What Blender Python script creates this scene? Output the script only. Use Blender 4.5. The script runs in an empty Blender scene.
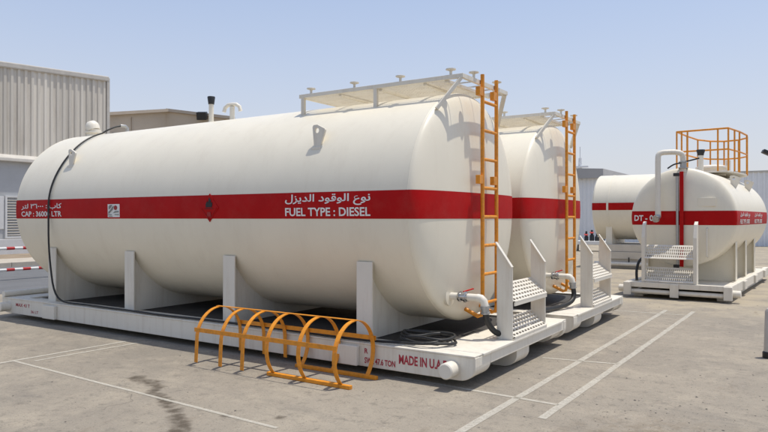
import bpy, math, random
from mathutils import Vector, Matrix
random.seed(7)
R_ = math.radians
sc = bpy.context.scene
col = sc.collection

# ------------------------------------------------------------------ camera, sky, sun, exposure
CAM_H = 1.485
cam_d = bpy.data.cameras.new('camera')
cam = bpy.data.objects.new('camera', cam_d); col.objects.link(cam)
cam_d.sensor_width = 36.0; cam_d.lens = 654.1 / 768 * 36
cam_d.clip_start = 0.05; cam_d.clip_end = 3000
cam.location = (0, 0, CAM_H)
cam.rotation_euler = (R_(90.17), 0, R_(33.147))
sc.camera = cam

SUN = Vector((0.18, 0.15, 0.97)).normalized()
SUN_EL = math.asin(SUN.z); SUN_AZ = math.atan2(SUN.x, SUN.y)
w = bpy.data.worlds.new('World'); sc.world = w; w.use_nodes = True
wn = w.node_tree; bg = wn.nodes['Background']
sky = wn.nodes.new('ShaderNodeTexSky'); sky.sky_type = 'NISHITA'; sky.sun_disc = False
sky.sun_elevation = SUN_EL; sky.sun_rotation = SUN_AZ
sky.altitude = 0; sky.air_density = 1.0; sky.dust_density = 1.2; sky.ozone_density = 1.0
# dusty desert air: the Nishita sky fades into pale haze towards the horizon, alike all round
STR = 0.15
wtc = wn.nodes.new('ShaderNodeTexCoord'); wsx = wn.nodes.new('ShaderNodeSeparateXYZ'); wn.links.new(wtc.outputs['Generated'], wsx.inputs[0])
wrp = wn.nodes.new('ShaderNodeValToRGB'); wn.links.new(wsx.outputs[2], wrp.inputs[0])
els = wrp.color_ramp.elements; els[0].position = 0.0; els[0].color = (.95,) * 3 + (1,); els[1].position = 1.0; els[1].color = (.0,) * 3 + (1,)
for p_, v_ in ((.12, .80), (.30, .52), (.45, .30), (.70, .06)):
    e_ = els.new(p_); e_.color = (v_,) * 3 + (1,)
wmx = wn.nodes.new('ShaderNodeMix'); wmx.data_type = 'RGBA'; wn.links.new(wrp.outputs[0], wmx.inputs['Factor'])
whz = wn.nodes.new('ShaderNodeValToRGB'); wn.links.new(wsx.outputs[2], whz.inputs[0])
whz.color_ramp.elements[0].color = (.655, .655, .675, 1); whz.color_ramp.elements[1].position = .34; whz.color_ramp.elements[1].color = (.545, .615, .80, 1)
wsc = wn.nodes.new('ShaderNodeVectorMath'); wsc.operation = 'SCALE'; wsc.inputs['Scale'].default_value = 1 / STR; wn.links.new(whz.outputs[0], wsc.inputs[0])
wn.links.new(sky.outputs[0], wmx.inputs['A']); wn.links.new(wsc.outputs[0], wmx.inputs['B'])
wn.links.new(wmx.outputs['Result'], bg.inputs[0]); bg.inputs[1].default_value = STR
sun_d = bpy.data.lights.new('sun', 'SUN'); sun_d.energy = 3.45; sun_d.angle = R_(0.53); sun_d.color = (1, 0.945, 0.85)
sun = bpy.data.objects.new('sun', sun_d); col.objects.link(sun)
sun.rotation_euler = SUN.to_track_quat('Z', 'Y').to_euler()
sc.view_settings.view_transform = 'Standard'; sc.view_settings.look = 'None'
sc.view_settings.exposure = 0.09; sc.view_settings.gamma = 1.0
sc.view_settings.use_curve_mapping = False

G = -0.02      # ground level

# ------------------------------------------------------------------ materials
M = {}
def mat(name, colr, rough=0.5, metal=0.0, var=0.0, vscale=3.0, bump=0.0, bscale=40.0, dirt=None, dirt_amt=0.0, dscale=2.0,
        rnd=0.0, streak=False, spec=0.5, stretch=None):
    m = bpy.data.materials.new(name); m.use_nodes = True; nt = m.node_tree; N = nt.nodes; L = nt.links
    b = N['Principled BSDF']; b.inputs['Roughness'].default_value = rough; b.inputs['Metallic'].default_value = metal
    b.inputs['Specular IOR Level'].default_value = spec
    tc = N.new('ShaderNodeTexCoord'); src = tc.outputs['Object']
    c = N.new('ShaderNodeRGB'); c.outputs[0].default_value = (*colr, 1); out = c.outputs[0]
    if var > 0:
        n = N.new('ShaderNodeTexNoise'); n.inputs['Scale'].default_value = vscale; n.inputs['Detail'].default_value = 6
        n.inputs['Roughness'].default_value = 0.65
        if stretch:
            mp = N.new('ShaderNodeMapping'); mp.inputs['Scale'].default_value = stretch; L.new(src, mp.inputs[0]); L.new(mp.outputs[0], n.inputs['Vector'])
        else: L.new(src, n.inputs['Vector'])
        mr = N.new('ShaderNodeMapRange'); mr.inputs[1].default_value = .3; mr.inputs[2].default_value = .7
        mr.inputs[3].default_value = 1 - var; mr.inputs[4].default_value = 1 + var * .6; L.new(n.outputs[0], mr.inputs[0])
        mx = N.new('ShaderNodeVectorMath'); mx.operation = 'SCALE'; L.new(out, mx.inputs[0]); L.new(mr.outputs[0], mx.inputs['Scale']); out = mx.outputs[0]
    if dirt:
        n = N.new('ShaderNodeTexNoise'); n.inputs['Scale'].default_value = dscale; n.inputs['Detail'].default_value = 8; n.inputs['Roughness'].default_value = .7
        mp = N.new('ShaderNodeMapping'); L.new(src, mp.inputs[0]); L.new(mp.outputs[0], n.inputs['Vector'])
        if streak: mp.inputs['Scale'].default_value = (3, 3, .35)
        rp = N.new('ShaderNodeValToRGB'); rp.color_ramp.elements[0].position = .5; rp.color_ramp.elements[1].position = .8
        rp.color_ramp.elements[1].color = (dirt_amt,) * 3 + (1,); L.new(n.outputs[0], rp.inputs[0])
        mx = N.new('ShaderNodeMix'); mx.data_type = 'RGBA'; L.new(rp.outputs[0], mx.inputs['Factor']); L.new(out, mx.inputs['A']); mx.inputs['B'].default_value = (*dirt, 1); out = mx.outputs['Result']
    if rnd > 0:
        oi = N.new('ShaderNodeObjectInfo'); mr = N.new('ShaderNodeMapRange'); mr.inputs[3].default_value = 1 - rnd; mr.inputs[4].default_value = 1 + rnd
        L.new(oi.outputs['Random'], mr.inputs[0]); mx = N.new('ShaderNodeVectorMath'); mx.operation = 'SCALE'; L.new(out, mx.inputs[0]); L.new(mr.outputs[0], mx.inputs['Scale']); out = mx.outputs[0]
    L.new(out, b.inputs['Base Color'])
    n = N.new('ShaderNodeTexNoise'); n.inputs['Scale'].default_value = 7; n.inputs['Detail'].default_value = 5; L.new(src, n.inputs['Vector'])
    mr = N.new('ShaderNodeMapRange'); mr.inputs[3].default_value = max(.05, rough - .1); mr.inputs[4].default_value = min(1, rough + .12); L.new(n.outputs[0], mr.inputs[0]); L.new(mr.outputs[0], b.inputs['Roughness'])
    if bump > 0:
        n = N.new('ShaderNodeTexNoise'); n.inputs['Scale'].default_value = bscale; n.inputs['Detail'].default_value = 6; L.new(src, n.inputs['Vector'])
        bp = N.new('ShaderNodeBump'); bp.inputs['Strength'].default_value = bump; bp.inputs['Distance'].default_value = .02; L.new(n.outputs[0], bp.inputs['Height']); L.new(bp.outputs[0], b.inputs['Normal'])
    M[name] = m; return m

mat('tank_white', (.80, .742, .605), .36, var=.04, vscale=1.2, bump=.05, bscale=2.2, dirt=(.50, .40, .28), dirt_amt=.17, dscale=1.8, streak=True)
mat('skid_white', (.74, .695, .60), .48, var=.04, vscale=2.5, bump=.05, bscale=30, dirt=(.40, .30, .20), dirt_amt=.42, dscale=3.2, streak=True)
mat('red_paint', (.43, .004, .005), .5, var=.10, vscale=2.5, spec=.12, dirt=(.42, .16, .12), dirt_amt=.14, dscale=3)
mat('deck_dark', (.055, .050, .045), .8, var=.3, vscale=3)
mat('red_stencil', (.42, .03, .05), .6, var=.25, vscale=30)
mat('orange_paint', (.76, .285, .013), .42, var=.16, vscale=14, bump=.08, bscale=60, dirt=(.22, .10, .04), dirt_amt=.75, dscale=22)
mat('lettering_white', (.78, .77, .74), .55, var=.12, vscale=14)
mat('rubber', (.018, .018, .018), .5, var=.3, vscale=10)
mat('chrome', (.55, .55, .55), .28, metal=1.0, var=.1, vscale=20)
mat('dull_steel', (.42, .42, .41), .42, metal=.6, var=.1, vscale=20)
mat('black_plastic', (.02, .02, .022), .45)
mat('flame_black', (.015, .012, .012), .6)
mat('placard_red', (.30, .006, .008), .5)
mat('emblem_grey', (.22, .23, .22), .6, var=.2, vscale=60)
mat('cladding', (.65, .605, .525), .6, metal=.0, var=.22, vscale=1.0, stretch=(1, 4.5, .06), dirt=(.30, .24, .18), dirt_amt=.55, dscale=.8, streak=True, rnd=.09)
mat('cladding_light', (.80, .81, .82), .55, var=.06, vscale=.8, rnd=.05)
mat('flashing', (.52, .49, .44), .6, var=.12, vscale=3)
mat('grey_wall', (.42, .43, .44), .7, var=.08, vscale=1.2)
mat('white_wall', (.60, .60, .60), .7, var=.08, vscale=2)
mat('beige_wall', (.54, .46, .36), .8, var=.08, vscale=.4)
mat('roof_brown', (.46, .39, .31), .75, var=.1, vscale=.6)
mat('fascia_grey', (.40, .39, .38), .6, var=.08, vscale=1)
mat('asphalt', (.135, .138, .142), .85, var=.14, vscale=1.5, bump=.2, bscale=120)
mat('kerb', (.45, .40, .33), .8, var=.15, vscale=4)
mat('dirt', (.27, .21, .145), .95, var=.25, vscale=2, bump=.4, bscale=10)
mat('sand_stone', (.36, .31, .24), .9, var=.3, vscale=9)
mat('barrier_white', (.72, .71, .68), .45, var=.06, vscale=8)
mat('barrier_red', (.42, .02, .02), .45, var=.08, vscale=8)
mat('plinth', (.62, .565, .47), .8, var=.12, vscale=2)
mat('mast', (.75, .77, .80), .6)  # pale base colour carries the distance haze that makes the mast faint
mat('glass_dark', (.03, .033, .036), .12)

def concrete_mat():
    m = bpy.data.materials.new('concrete'); m.use_nodes = True; nt = m.node_tree; N = nt.nodes; L = nt.links
    b = N['Principled BSDF']; b.inputs['Roughness'].default_value = .88; b.inputs['Specular IOR Level'].default_value = .25
    tc = N.new('ShaderNodeTexCoord'); P = tc.outputs['Object']
    def noise(s, d=6, r=.6, vec=None, dist=0):
        n = N.new('ShaderNodeTexNoise'); n.inputs['Scale'].default_value = s; n.inputs['Detail'].default_value = d; n.inputs['Roughness'].default_value = r; n.inputs['Distortion'].default_value = dist
        L.new(vec or P, n.inputs['Vector']); return n.outputs[0]
    def mrange(v, a, b_, c, d):
        n = N.new('ShaderNodeMapRange'); n.inputs[1].default_value = a; n.inputs[2].default_value = b_; n.inputs[3].default_value = c; n.inputs[4].default_value = d; n.interpolation_type = 'SMOOTHSTEP'; L.new(v, n.inputs[0]); return n.outputs[0]
    def mix(f, a, b_):
        n = N.new('ShaderNodeMix'); n.data_type = 'RGBA'
        L.new(f, n.inputs['Factor'])
        for k, v in (('A', a), ('B', b_)):
            if isinstance(v, tuple): n.inputs[k].default_value = (*v, 1)
            else: L.new(v, n.inputs[k])
        return n.outputs['Result']
    def math_(op, a, b_):
        n = N.new('ShaderNodeMath'); n.operation = op
        for i, v in enumerate((a, b_)):
            if isinstance(v, (int, float)): n.inputs[i].default_value = v
            else: L.new(v, n.inputs[i])
        return n.outputs[0]
    c = mix(mrange(noise(.35, 5), .35, .68, 0, 1), (.37, .33, .272), (.29, .262, .222))
    c = mix(mrange(noise(1.7, 8, .75), .45, .70, 0, .8), c, (.44, .39, .315))           # pale dusty patches
    mp = N.new('ShaderNodeMapping'); mp.inputs['Scale'].default_value = (.7, 2.6, 1); L.new(P, mp.inputs[0])
    c = mix(mrange(noise(1.1, 8, .7, mp.outputs[0]), .52, .74, 0, .55), c, (.205, .19, .17))    # dark worn patches
    c = mix(mrange(noise(9, 8, .85), .50, .68, 0, .75), c, (.18, .163, .14))            # mottling
    c = mix(mrange(noise(60, 3, .6), .58, .70, 0, .7), c, (.16, .145, .13))          # specks
    c = mix(mrange(noise(38, 2, .5), .66, .76, 0, .6), c, (.46, .43, .38))
    # sand drifted against the far right skid
    sp = N.new('ShaderNodeSeparateXYZ'); L.new(P, sp.inputs[0])
    sand = math_('MULTIPLY', mrange(sp.outputs[1], 10.3, 12.2, 0, 1), mrange(noise(1.4, 7, .7), .38, .6, 0, .85))
    c = mix(sand, c, (.47, .41, .31))
    mp2 = N.new('ShaderNodeMapping'); mp2.inputs['Scale'].default_value = (1.6, .35, 1); mp2.inputs['Rotation'].default_value = (0, 0, .5); L.new(P, mp2.inputs[0])
    c = mix(math_('MULTIPLY', mrange(noise(2.2, 9, .75, mp2.outputs[0]), .56, .72, 0, .6), mrange(noise(.6, 3), .4, .6, 0, 1)), c, (.235, .19, .145))   # brown dusty scuffs
    c = mix(mrange(noise(150, 2, .5), .60, .70, 0, .55), c, (.14, .125, .11))          # exposed aggregate
    dd = N.new('ShaderNodeVectorMath'); dd.operation = 'DISTANCE'; L.new(P, dd.inputs[0]); dd.inputs[1].default_value = (-.75, 4.55, 0)
    c = mix(math_('MULTIPLY', mrange(dd.outputs['Value'], .2, 1.0, 1, 0), mrange(noise(5, 8, .8), .42, .62, 0, .75)), c, (.20, .155, .105))   # dirt in the near corner
    # hairline cracks
    v = N.new('ShaderNodeTexVoronoi'); v.feature = 'DISTANCE_TO_EDGE'; v.inputs['Scale'].default_value = .55
    ad = N.new('ShaderNodeVectorMath'); ad.operation = 'ADD'
    n2 = N.new('ShaderNodeTexNoise'); n2.inputs['Scale'].default_value = 1.6; n2.inputs['Detail'].default_value = 6; L.new(P, n2.inputs['Vector'])
    L.new(P, ad.inputs[0]); L.new(n2.outputs['Color'], ad.inputs[1]); L.new(ad.outputs[0], v.inputs['Vector'])
    crack = math_('MULTIPLY', mrange(v.outputs[0], 0, .007, 1, 0), mrange(noise(.5, 2), .54, .66, 0, .3))
    c = mix(crack, c, (.12, .11, .10))
    # oil trail spilt in front of the tank
    dmin = None
    wob = N.new('ShaderNodeTexNoise'); wob.inputs['Scale'].default_value = 5; wob.inputs['Detail'].default_value = 5; L.new(P, wob.inputs['Vector'])
    ws = N.new('ShaderNodeVectorMath'); ws.operation = 'MULTIPLY_ADD'; L.new(wob.outputs['Color'], ws.inputs[0]); ws.inputs[1].default_value = (.14, .14, 0); L.new(P, ws.inputs[2])
    trail = ((-5.33, 3.90, .10), (-5.22, 3.83, .09), (-5.06, 3.84, .10), (-4.88, 3.76, .09), (-4.75, 3.62, .085), (-4.62, 3.60, .09), (-4.45, 3.52, .10), (-4.28, 3.45, .075), (-4.05, 3.32, .10), (-3.90, 3.22, .09), (-3.75, 3.11, .12), (-3.5, 2.95, .12), (-3.74, 3.52, .06), (-3.35, 3.70, .07))
    dense = []
    for i_ in range(11):
        a_, b_ = trail[i_], trail[i_ + 1]
        dense += [a_, tuple((p_ + q_) / 2 for p_, q_ in zip(a_, b_))]
    for (x, y, r) in dense + list(trail[11:]):
        d = N.new('ShaderNodeVectorMath'); d.operation = 'DISTANCE'; L.new(ws.outputs[0], d.inputs[0]); d.inputs[1].default_value = (x + .07, y + .07, 0)
        q = math_('SUBTRACT', d.outputs['Value'], r * .70)
        dmin = q if dmin is None else math_('MINIMUM', dmin, q)
    stain = math_('MULTIPLY', mrange(dmin, -.03, .03, 1, 0), mrange(noise(14, 5), .3, .6, .45, .9))
    c = mix(stain, c, (.10, .082, .062))
    dk = N.new('ShaderNodeVectorMath'); dk.operation = 'MULTIPLY'; L.new(c, dk.inputs[0]); dk.inputs[1].default_value = (.87, .858, .832)
    L.new(dk.outputs[0], b.inputs['Base Color'])
    h = math_('ADD', math_('MULTIPLY', noise(90, 4, .7), .4), math_('ADD', noise(6, 8, .7), math_('MULTIPLY', crack, -1.5)))
    bp = N.new('ShaderNodeBump'); bp.inputs['Strength'].default_value = .55; bp.inputs['Distance'].default_value = .025; L.new(h, bp.inputs['Height']); L.new(bp.outputs[0], b.inputs['Normal'])
    M['concrete'] = m
concrete_mat()

def worn_paint():
    m = bpy.data.materials.new('worn_paint'); m.use_nodes = True; nt = m.node_tree; N = nt.nodes; L = nt.links
    b = N['Principled BSDF']; b.inputs['Base Color'].default_value = (.62, .585, .50, 1); b.inputs['Roughness'].default_value = .8
    tr = N.new('ShaderNodeBsdfTransparent'); mx = N.new('ShaderNodeMixShader'); o = N['Material Output']
    tc = N.new('ShaderNodeTexCoord'); n = N.new('ShaderNodeTexNoise'); n.inputs['Scale'].default_value = 30; n.inputs['Detail'].default_value = 12; n.inputs['Roughness'].default_value = .85
    L.new(tc.outputs['Object'], n.inputs['Vector'])
    r = N.new('ShaderNodeValToRGB'); r.color_ramp.elements[0].position = .30; r.color_ramp.elements[1].position = .66
    r.color_ramp.elements[0].color = (.22,) * 3 + (1,); r.color_ramp.elements[1].color = (.80,) * 3 + (1,)
    L.new(n.outputs[0], r.inputs[0]); L.new(r.outputs[0], mx.inputs[0]); L.new(tr.outputs[0], mx.inputs[1]); L.new(b.outputs[0], mx.inputs[2]); L.new(mx.outputs[0], o.inputs[0])
    M['worn_paint'] = m
worn_paint()

# ------------------------------------------------------------------ mesh builder
class MB:
    def __init__(s): s.v = []; s.f = []
    def add(s, vs, fs):
        o = len(s.v); s.v += [tuple(q) for q in vs]; s.f += [tuple(i + o for i in f) for f in fs]; return s
    def box(s, x0, x1, y0, y1, z0, z1):
        return s.add([(x0,y0,z0),(x1,y0,z0),(x1,y1,z0),(x0,y1,z0),(x0,y0,z1),(x1,y0,z1),(x1,y1,z1),(x0,y1,z1)],
                     [(3,2,1,0),(4,5,6,7),(0,1,5,4),(1,2,6,5),(2,3,7,6),(3,0,4,7)])
    def bar(s, a, b, wd, ht, up=(0,0,1)):
        a = Vector(a); b = Vector(b); d = (b - a).normalized(); u = Vector(up)
        if abs(d.dot(u)) > .98: u = Vector((1,0,0))
        r = d.cross(u).normalized() * wd / 2; u = r.cross(d).normalized() * ht / 2
        vs = [p + i * r + j * u for p in (a, b) for i, j in ((-1,-1),(1,-1),(1,1),(-1,1))]
        return s.add(vs, [(0,1,2,3),(7,6,5,4),(0,4,5,1),(1,5,6,2),(2,6,7,3),(3,7,4,0)])
    def tube(s, pts, r, n=12, closed=False, radii=None, cap=True):
        pts = [Vector(p) for p in pts]; k = len(pts); o = len(s.v); prev = None; fr = []
        for i in range(k):
            if closed: t = (pts[(i+1) % k] - pts[i-1]).normalized()
            else: t = (pts[min(i+1, k-1)] - pts[max(i-1, 0)]).normalized()
            if prev is None:
                u = Vector((0,0,1)) if abs(t.z) < .9 else Vector((1,0,0)); u = (u - t * u.dot(t)).normalized()
            else: u = (prev - t * prev.dot(t)).normalized()
            prev = u; fr.append((u, t.cross(u)))
        for i, p in enumerate(pts):
            rr = radii[i] if radii else r
            for j in range(n):
                a = 2 * math.pi * j / n; s.v.append(tuple(p + fr[i][0] * math.cos(a) * rr + fr[i][1] * math.sin(a) * rr))
        for i in range(k if closed else k - 1):
            i2 = (i + 1) % k
            for j in range(n):
                j2 = (j + 1) % n; s.f.append((o+i*n+j, o+i*n+j2, o+i2*n+j2, o+i2*n+j))
        if not closed and cap:
            s.f.append(tuple(o + j for j in range(n))[::-1]); s.f.append(tuple(o + (k-1)*n + j for j in range(n)))
        return s
    def rod(s, a, b, r, n=12): return s.tube([a, b], r, n)
    def lathe(s, base, axis, prof, n=32):
        """prof = [(distance along axis, radius)]"""
        a = Vector(axis).normalized(); b = Vector(base)
        u = Vector((0,0,1)) if abs(a.z) < .9 else Vector((1,0,0)); u = (u - a * u.dot(a)).normalized(); v = a.cross(u); o = len(s.v)
        for (d, r) in prof:
            for j in range(n):
                t = 2 * math.pi * j / n; s.v.append(tuple(b + a * d + (u * math.cos(t) + v * math.sin(t)) * max(r, 1e-4)))
        for i in range(len(prof) - 1):
            for j in range(n):
                j2 = (j + 1) % n; s.f.append((o+i*n+j, o+i*n+j2, o+(i+1)*n+j2, o+(i+1)*n+j))
        s.f.append(tuple(o + j for j in range(n))[::-1]); s.f.append(tuple(o + (len(prof)-1)*n + j for j in range(n))); return s
    def prism(s, poly, axis, d0, d1):
        """poly in the plane normal to axis ('x': (y,z), 'y': (x,z), 'z': (x,y))"""
        mk = {'x': lambda p, d: (d, p[0], p[1]), 'y': lambda p, d: (p[0], d, p[1]), 'z': lambda p, d: (p[0], p[1], d)}[axis]
        n = len(poly); vs = [mk(p, d0) for p in poly] + [mk(p, d1) for p in poly]
        return s.add(vs, [tuple(range(n))[::-1], tuple(range(n, 2*n))] + [(i, (i+1) % n, n + (i+1) % n, n + i) for i in range(n)])
    def mesh(s, name, m, off=(0,0,0), smooth=None):
        me = bpy.data.meshes.new(name)
        me.from_pydata([(x-off[0], y-off[1], z-off[2]) for x, y, z in s.v], [], s.f); me.update()
        import bmesh
        bm = bmesh.new(); bm.from_mesh(me); bmesh.ops.recalc_face_normals(bm, faces=bm.faces); bm.to_mesh(me); bm.free()
        me.materials.append(M[m])
        if smooth:
            me.polygons.foreach_set('use_smooth', [True] * len(me.polygons)); me.set_sharp_from_angle(angle=R_(smooth))
        return me
    def build(s, name, m, parent=None, smooth=None, bevel=0, off=None, **props):
        if off is None:
            off = (0, 0, 0); q = parent
            while q is not None: off = tuple(a + b for a, b in zip(off, q.location)); q = q.parent
        o = bpy.data.objects.new(name, s.mesh(name, m, off, smooth)); col.objects.link(o)
        if parent: o.parent = parent
        if bevel:
            b = o.modifiers.new('bevel', 'BEVEL'); b.width = bevel; b.segments = 2; b.limit_method = 'ANGLE'; b.angle_limit = R_(40)
        for k, v in props.items(): o[k] = v
        return o

def thing(name, label, cat, loc, rz=0, group=None):
    o = bpy.data.objects.new(name, None); col.objects.link(o); o.location = loc; o.rotation_euler = (0, 0, rz); o.empty_display_size = .2
    o['label'] = label; o['category'] = cat
    if group: o['group'] = group
    return o
def tag(o, label, cat, group=None):
    o['label'] = label; o['category'] = cat
    if group: o['group'] = group
    return o
def kids(o): return [c for c in col.objects if c.parent == o]
def copy_tree(o, parent=None):
    c = o.copy(); col.objects.link(c); c.parent = parent
    for k in kids(o): copy_tree(k, c)
    return c
def arc(c, r, a0, a1, n, plane):
    out = []
    for i in range(n + 1):
        a = R_(a0 + (a1 - a0) * i / n); p, q = math.cos(a) * r, math.sin(a) * r
        out.append({'xz': (c[0]+p, c[1], c[2]+q), 'yz': (c[0], c[1]+p, c[2]+q), 'xy': (c[0]+p, c[1]+q, c[2])}[plane])
    return out
def text_mb(body, width, height, fn, bold=.02):
    """flat letters; fn maps (u in 0..width, v in 0..height) to a point"""
    c = bpy.data.curves.new('letters', 'FONT'); c.body = body; c.offset = bold; c.resolution_u = 3
    o = bpy.data.objects.new('letters', c); col.objects.link(o); bpy.context.view_layer.update()
    me = o.evaluated_get(bpy.context.evaluated_depsgraph_get()).to_mesh()
    xs = [v.co.x for v in me.vertices]; ys = [v.co.y for v in me.vertices]
    x0, x1, y0, y1 = min(xs), max(xs), min(ys), max(ys)
    P2 = [(v.co.x, v.co.y) for v in me.vertices]
    F2 = sorted([tuple(p.vertices) for p in me.polygons], key=lambda f: min(P2[i][0] for i in f))
    words = []; right = None
    for f in F2:                                             # split where a blank is wider than a letter gap
        lo = min(P2[i][0] for i in f); hi = max(P2[i][0] for i in f)
        if right is None or lo - right > .2: words.append([]); right = hi
        words[-1].append(f); right = max(right, hi)
    out = []
    for wf in words:
        ids = sorted({i for f in wf for i in f}); mp_ = {i: k for k, i in enumerate(ids)}
        out.append(MB().add([fn((P2[i][0]-x0)/(x1-x0)*width, (P2[i][1]-y0)/(y1-y0)*height) for i in ids], [tuple(mp_[i] for i in f) for f in wf]))
    col.objects.unlink(o); bpy.data.objects.remove(o); bpy.data.curves.remove(c)
    return Words(out)
class Words:
    def __init__(s, l): s.l = l
    def build(s, *a, **k):
        for m in s.l: m.build(*a, **k)
AR_TYPE = '\uFEDD\uFEB0\uFEF3\uFEAA\uFEDF\uFE8D \uFEA9\uFEEE\uFED7\uFEEE\uFEDF\uFE8D \uFEC9\uFEEE\uFEE7'
AR_CAP = '\uFEAE\uFE98\uFEDF \u0663\u0666\u0660\u0660\u0660 : \uFE8F\uFE8E\uFEDB'

# ------------------------------------------------------------------ the setting
def sheet(name, x0, x1, y0, y1, z, m, nx=1, ny=1, **props):
    b = MB()
    vs = [(x0+(x1-x0)*i/nx, y0+(y1-y0)*j/ny, z) for j in range(ny+1) for i in range(nx+1)]
    b.add(vs, [(j*(nx+1)+i, j*(nx+1)+i+1, (j+1)*(nx+1)+i+1, (j+1)*(nx+1)+i) for j in range(ny) for i in range(nx)])
    return b.build(name, m, **props)
pave = sheet('concrete_pavement', -900, 900, -60, 1500, G, 'concrete', kind='structure')
road = sheet('asphalt_road', -20.6, -13.4, -20, 60, G + .004, 'asphalt', kind='structure')
def line(x0, y0, x1, y1, wd=.055):
    a = Vector((x0, y0, G+.004)); b = Vector((x1, y1, G+.004)); d = (b-a).normalized(); n = Vector((-d.y, d.x, 0)) * wd / 2
    m = MB(); k = max(2, int((b-a).length / .25)); vs = []
    for i in range(k+1):
        p = a + (b-a) * i / k; j = random.uniform(-.002, .002)
        vs += [p - n * random.uniform(.93, 1.05) + d.cross(Vector((0,0,1))) * j, p + n * random.uniform(.93, 1.05) + d.cross(Vector((0,0,1))) * j]
    m.add(vs, [(2*i, 2*i+2, 2*i+3, 2*i+1) for i in range(k)])
    m.build('painted_line', 'worn_paint', pave)
line(-2.08, 3.2, -1.98, 11.45, .065); line(-1.69, 4.75, -1.58, 11.5, .065)
line(-3.3, 5.24, -1.70, 5.17, .045); line(-2.42, 6.82, -1.66, 6.95, .04)
line(-7.05, 2.6, -6.99, 4.95, .05); line(-6.83, 3.75, -6.78, 5.0, .04); line(-7.0, 3.63, -3.2, 3.5, .035); line(-7.0, 1.2, -7.0, 2.5, .05)
line(-3.6, 10.9, -1.6, 11.0, .05)

# kerb and dirt strip beyond the road
kb = MB()
for i in range(40):
    y = -2 + i * .9
    kb.box(-20.9, -20.6, y, y + .89, G - .1, G + .14 + random.uniform(-.006, .006))
k_ = kb.build('kerb', 'kerb', bevel=.012, kind='structure')
sheet('verge', -23.2, -20.9, -5, 40, G + .10, 'kerb', kind='structure')
sheet('dirt_strip', -26.0, -23.2, -5, 40, G + .10, 'dirt', kind='structure')
sheet('yard_apron', -29.5, -26.15, -5, 40, G + .104, 'kerb', kind='structure')

# two-rail red and white pipe barrier beside the road
bar = thing('pipe_barrier', 'low two-rail pipe barrier banded red and white beside the asphalt road', 'barrier', (-16.2, 8, G))
for z in (.235, .75):
    y = 5.0; k = 0
    rail = MB().rod((-16.2, 5.0, z), (-16.2, 12.5, z), .034, 12).build('rail', 'barrier_white', bar, smooth=40)
    y = 5.08
    while y < 12.3:
        MB().rod((-16.2, y, z), (-16.2, y + .19, z), .037, 12).build('red_band', 'barrier_red', rail, smooth=40, off=(-16.2, 8, G)); y += .39
for y in (5.1, 7.55, 10.0, 12.4):
    MB().rod((-16.2, y, G), (-16.2, y, .80), .03, 10).build('post', 'barrier_white', bar, smooth=40)

# warehouse on the left
wh = thing('corrugated_warehouse', 'tall warehouse clad in weathered beige corrugated sheets above a grey lower wall', 'warehouse', (-29.5, 14, G))
WX = -29.5; WY1 = 19.75
def wall_top(y): return 8.12 + (y - 14.67) * .052
yy = WY1; k = 0
while yy > 4:
    w_ = .60; m = MB(); prof = []
    for q in range(2):
        y0 = yy - w_ + q * .30
        prof += [(y0, 0), (y0 + .11, 0), (y0 + .15, .055), (y0 + .26, .055), (y0 + .30, 0)]
    pr = []
    for p in prof:
        if not pr or abs(pr[-1][0] - p[0]) > 1e-5: pr.append(p)
    j = random.uniform(0, .012)
    vs = []
    for (y, d) in pr: vs += [(WX + d + j, y, 4.2), (WX + d + j, y, wall_top(y))]
    m.add(vs, [(2*i, 2*i+2, 2*i+3, 2*i+1) for i in range(len(pr)-1)])
    o = m.build('cladding_sheet', 'cladding', wh); s_ = o.modifiers.new('solid', 'SOLIDIFY'); s_.thickness = .004; s_.offset = -1
    yy -= w_
MB().box(WX - 12, WX - .02, 3, WY1 - .02, G, 8.1).build('wall', 'grey_wall', wh)
m = MB(); m.bar((WX + .02, 3, wall_top(3) + .05), (WX + .02, WY1 + .12, wall_top(WY1) + .05), .22, .26); m.build('roof_flashing', 'flashing', wh, bevel=.05)
MB().box(WX - .1, WX + .11, WY1, WY1 + .16, G, wall_top(WY1) + .10).build('corner_trim', 'flashing', wh, bevel=.02)
MB().box(WX - 12, WX - .1, WY1 - .02, WY1 + .05, G, 8.2).build('end_wall', 'cladding', wh)
# lower wall, ledge, louvre shutter
MB().box(WX - .02, WX + .10, 3, WY1, G, 4.02).build('lower_wall', 'grey_wall', wh)
m = MB(); m.prism([(WX - .05, 4.22), (WX + .10, 4.27), (WX + .34, 4.10), (WX + .36, 3.95), (WX + .28, 3.95), (WX + .1, 4.02), (WX - .05, 4.02)], 'y', 3, WY1 + .02)
m.build('ledge', 'flashing', wh, bevel=.03)
MB().box(WX + .10, WX + .14, 13.0, 14.78, 1.0, 2.42).build('wall_panel', 'white_wall', wh, bevel=.01)
MB().box(WX + .10, WX + .16, 13.0, 19.7, G, 1.35 - .9).build('plinth', 'white_wall', wh)
lv = MB(); 
for (a, b_, c, d) in ((14.80, 15.90, 2.38, 2.46), (14.80, 15.90, .60, .68), (14.80, 14.88, .68, 2.38), (15.82, 15.90, .68, 2.38)): lv.box(WX + .10, WX + .19, a, b_, c, d)
lo = lv.build('louvre_frame', 'white_wall', wh)
for i in range(14):
    z = .72 + i * .117
    MB().bar((WX + .15, 14.88, z + .03), (WX + .15, 15.82, z + .03), .07, .02, up=(.6, 0, .8)).build('slat', 'flashing', lo, off=(-29.5, 14, G))

lw = thing('boundary_wall', 'low pale concrete wall along the far side of the road', 'wall', (-26.0, 14, G))
for i in range(9):
    MB().box(-26.15, -26.0, 8.0 + i * 1.6, 8.0 + i * 1.6 + 1.585, G, .66).build('wall_block', 'white_wall', lw, bevel=.008)

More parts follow.
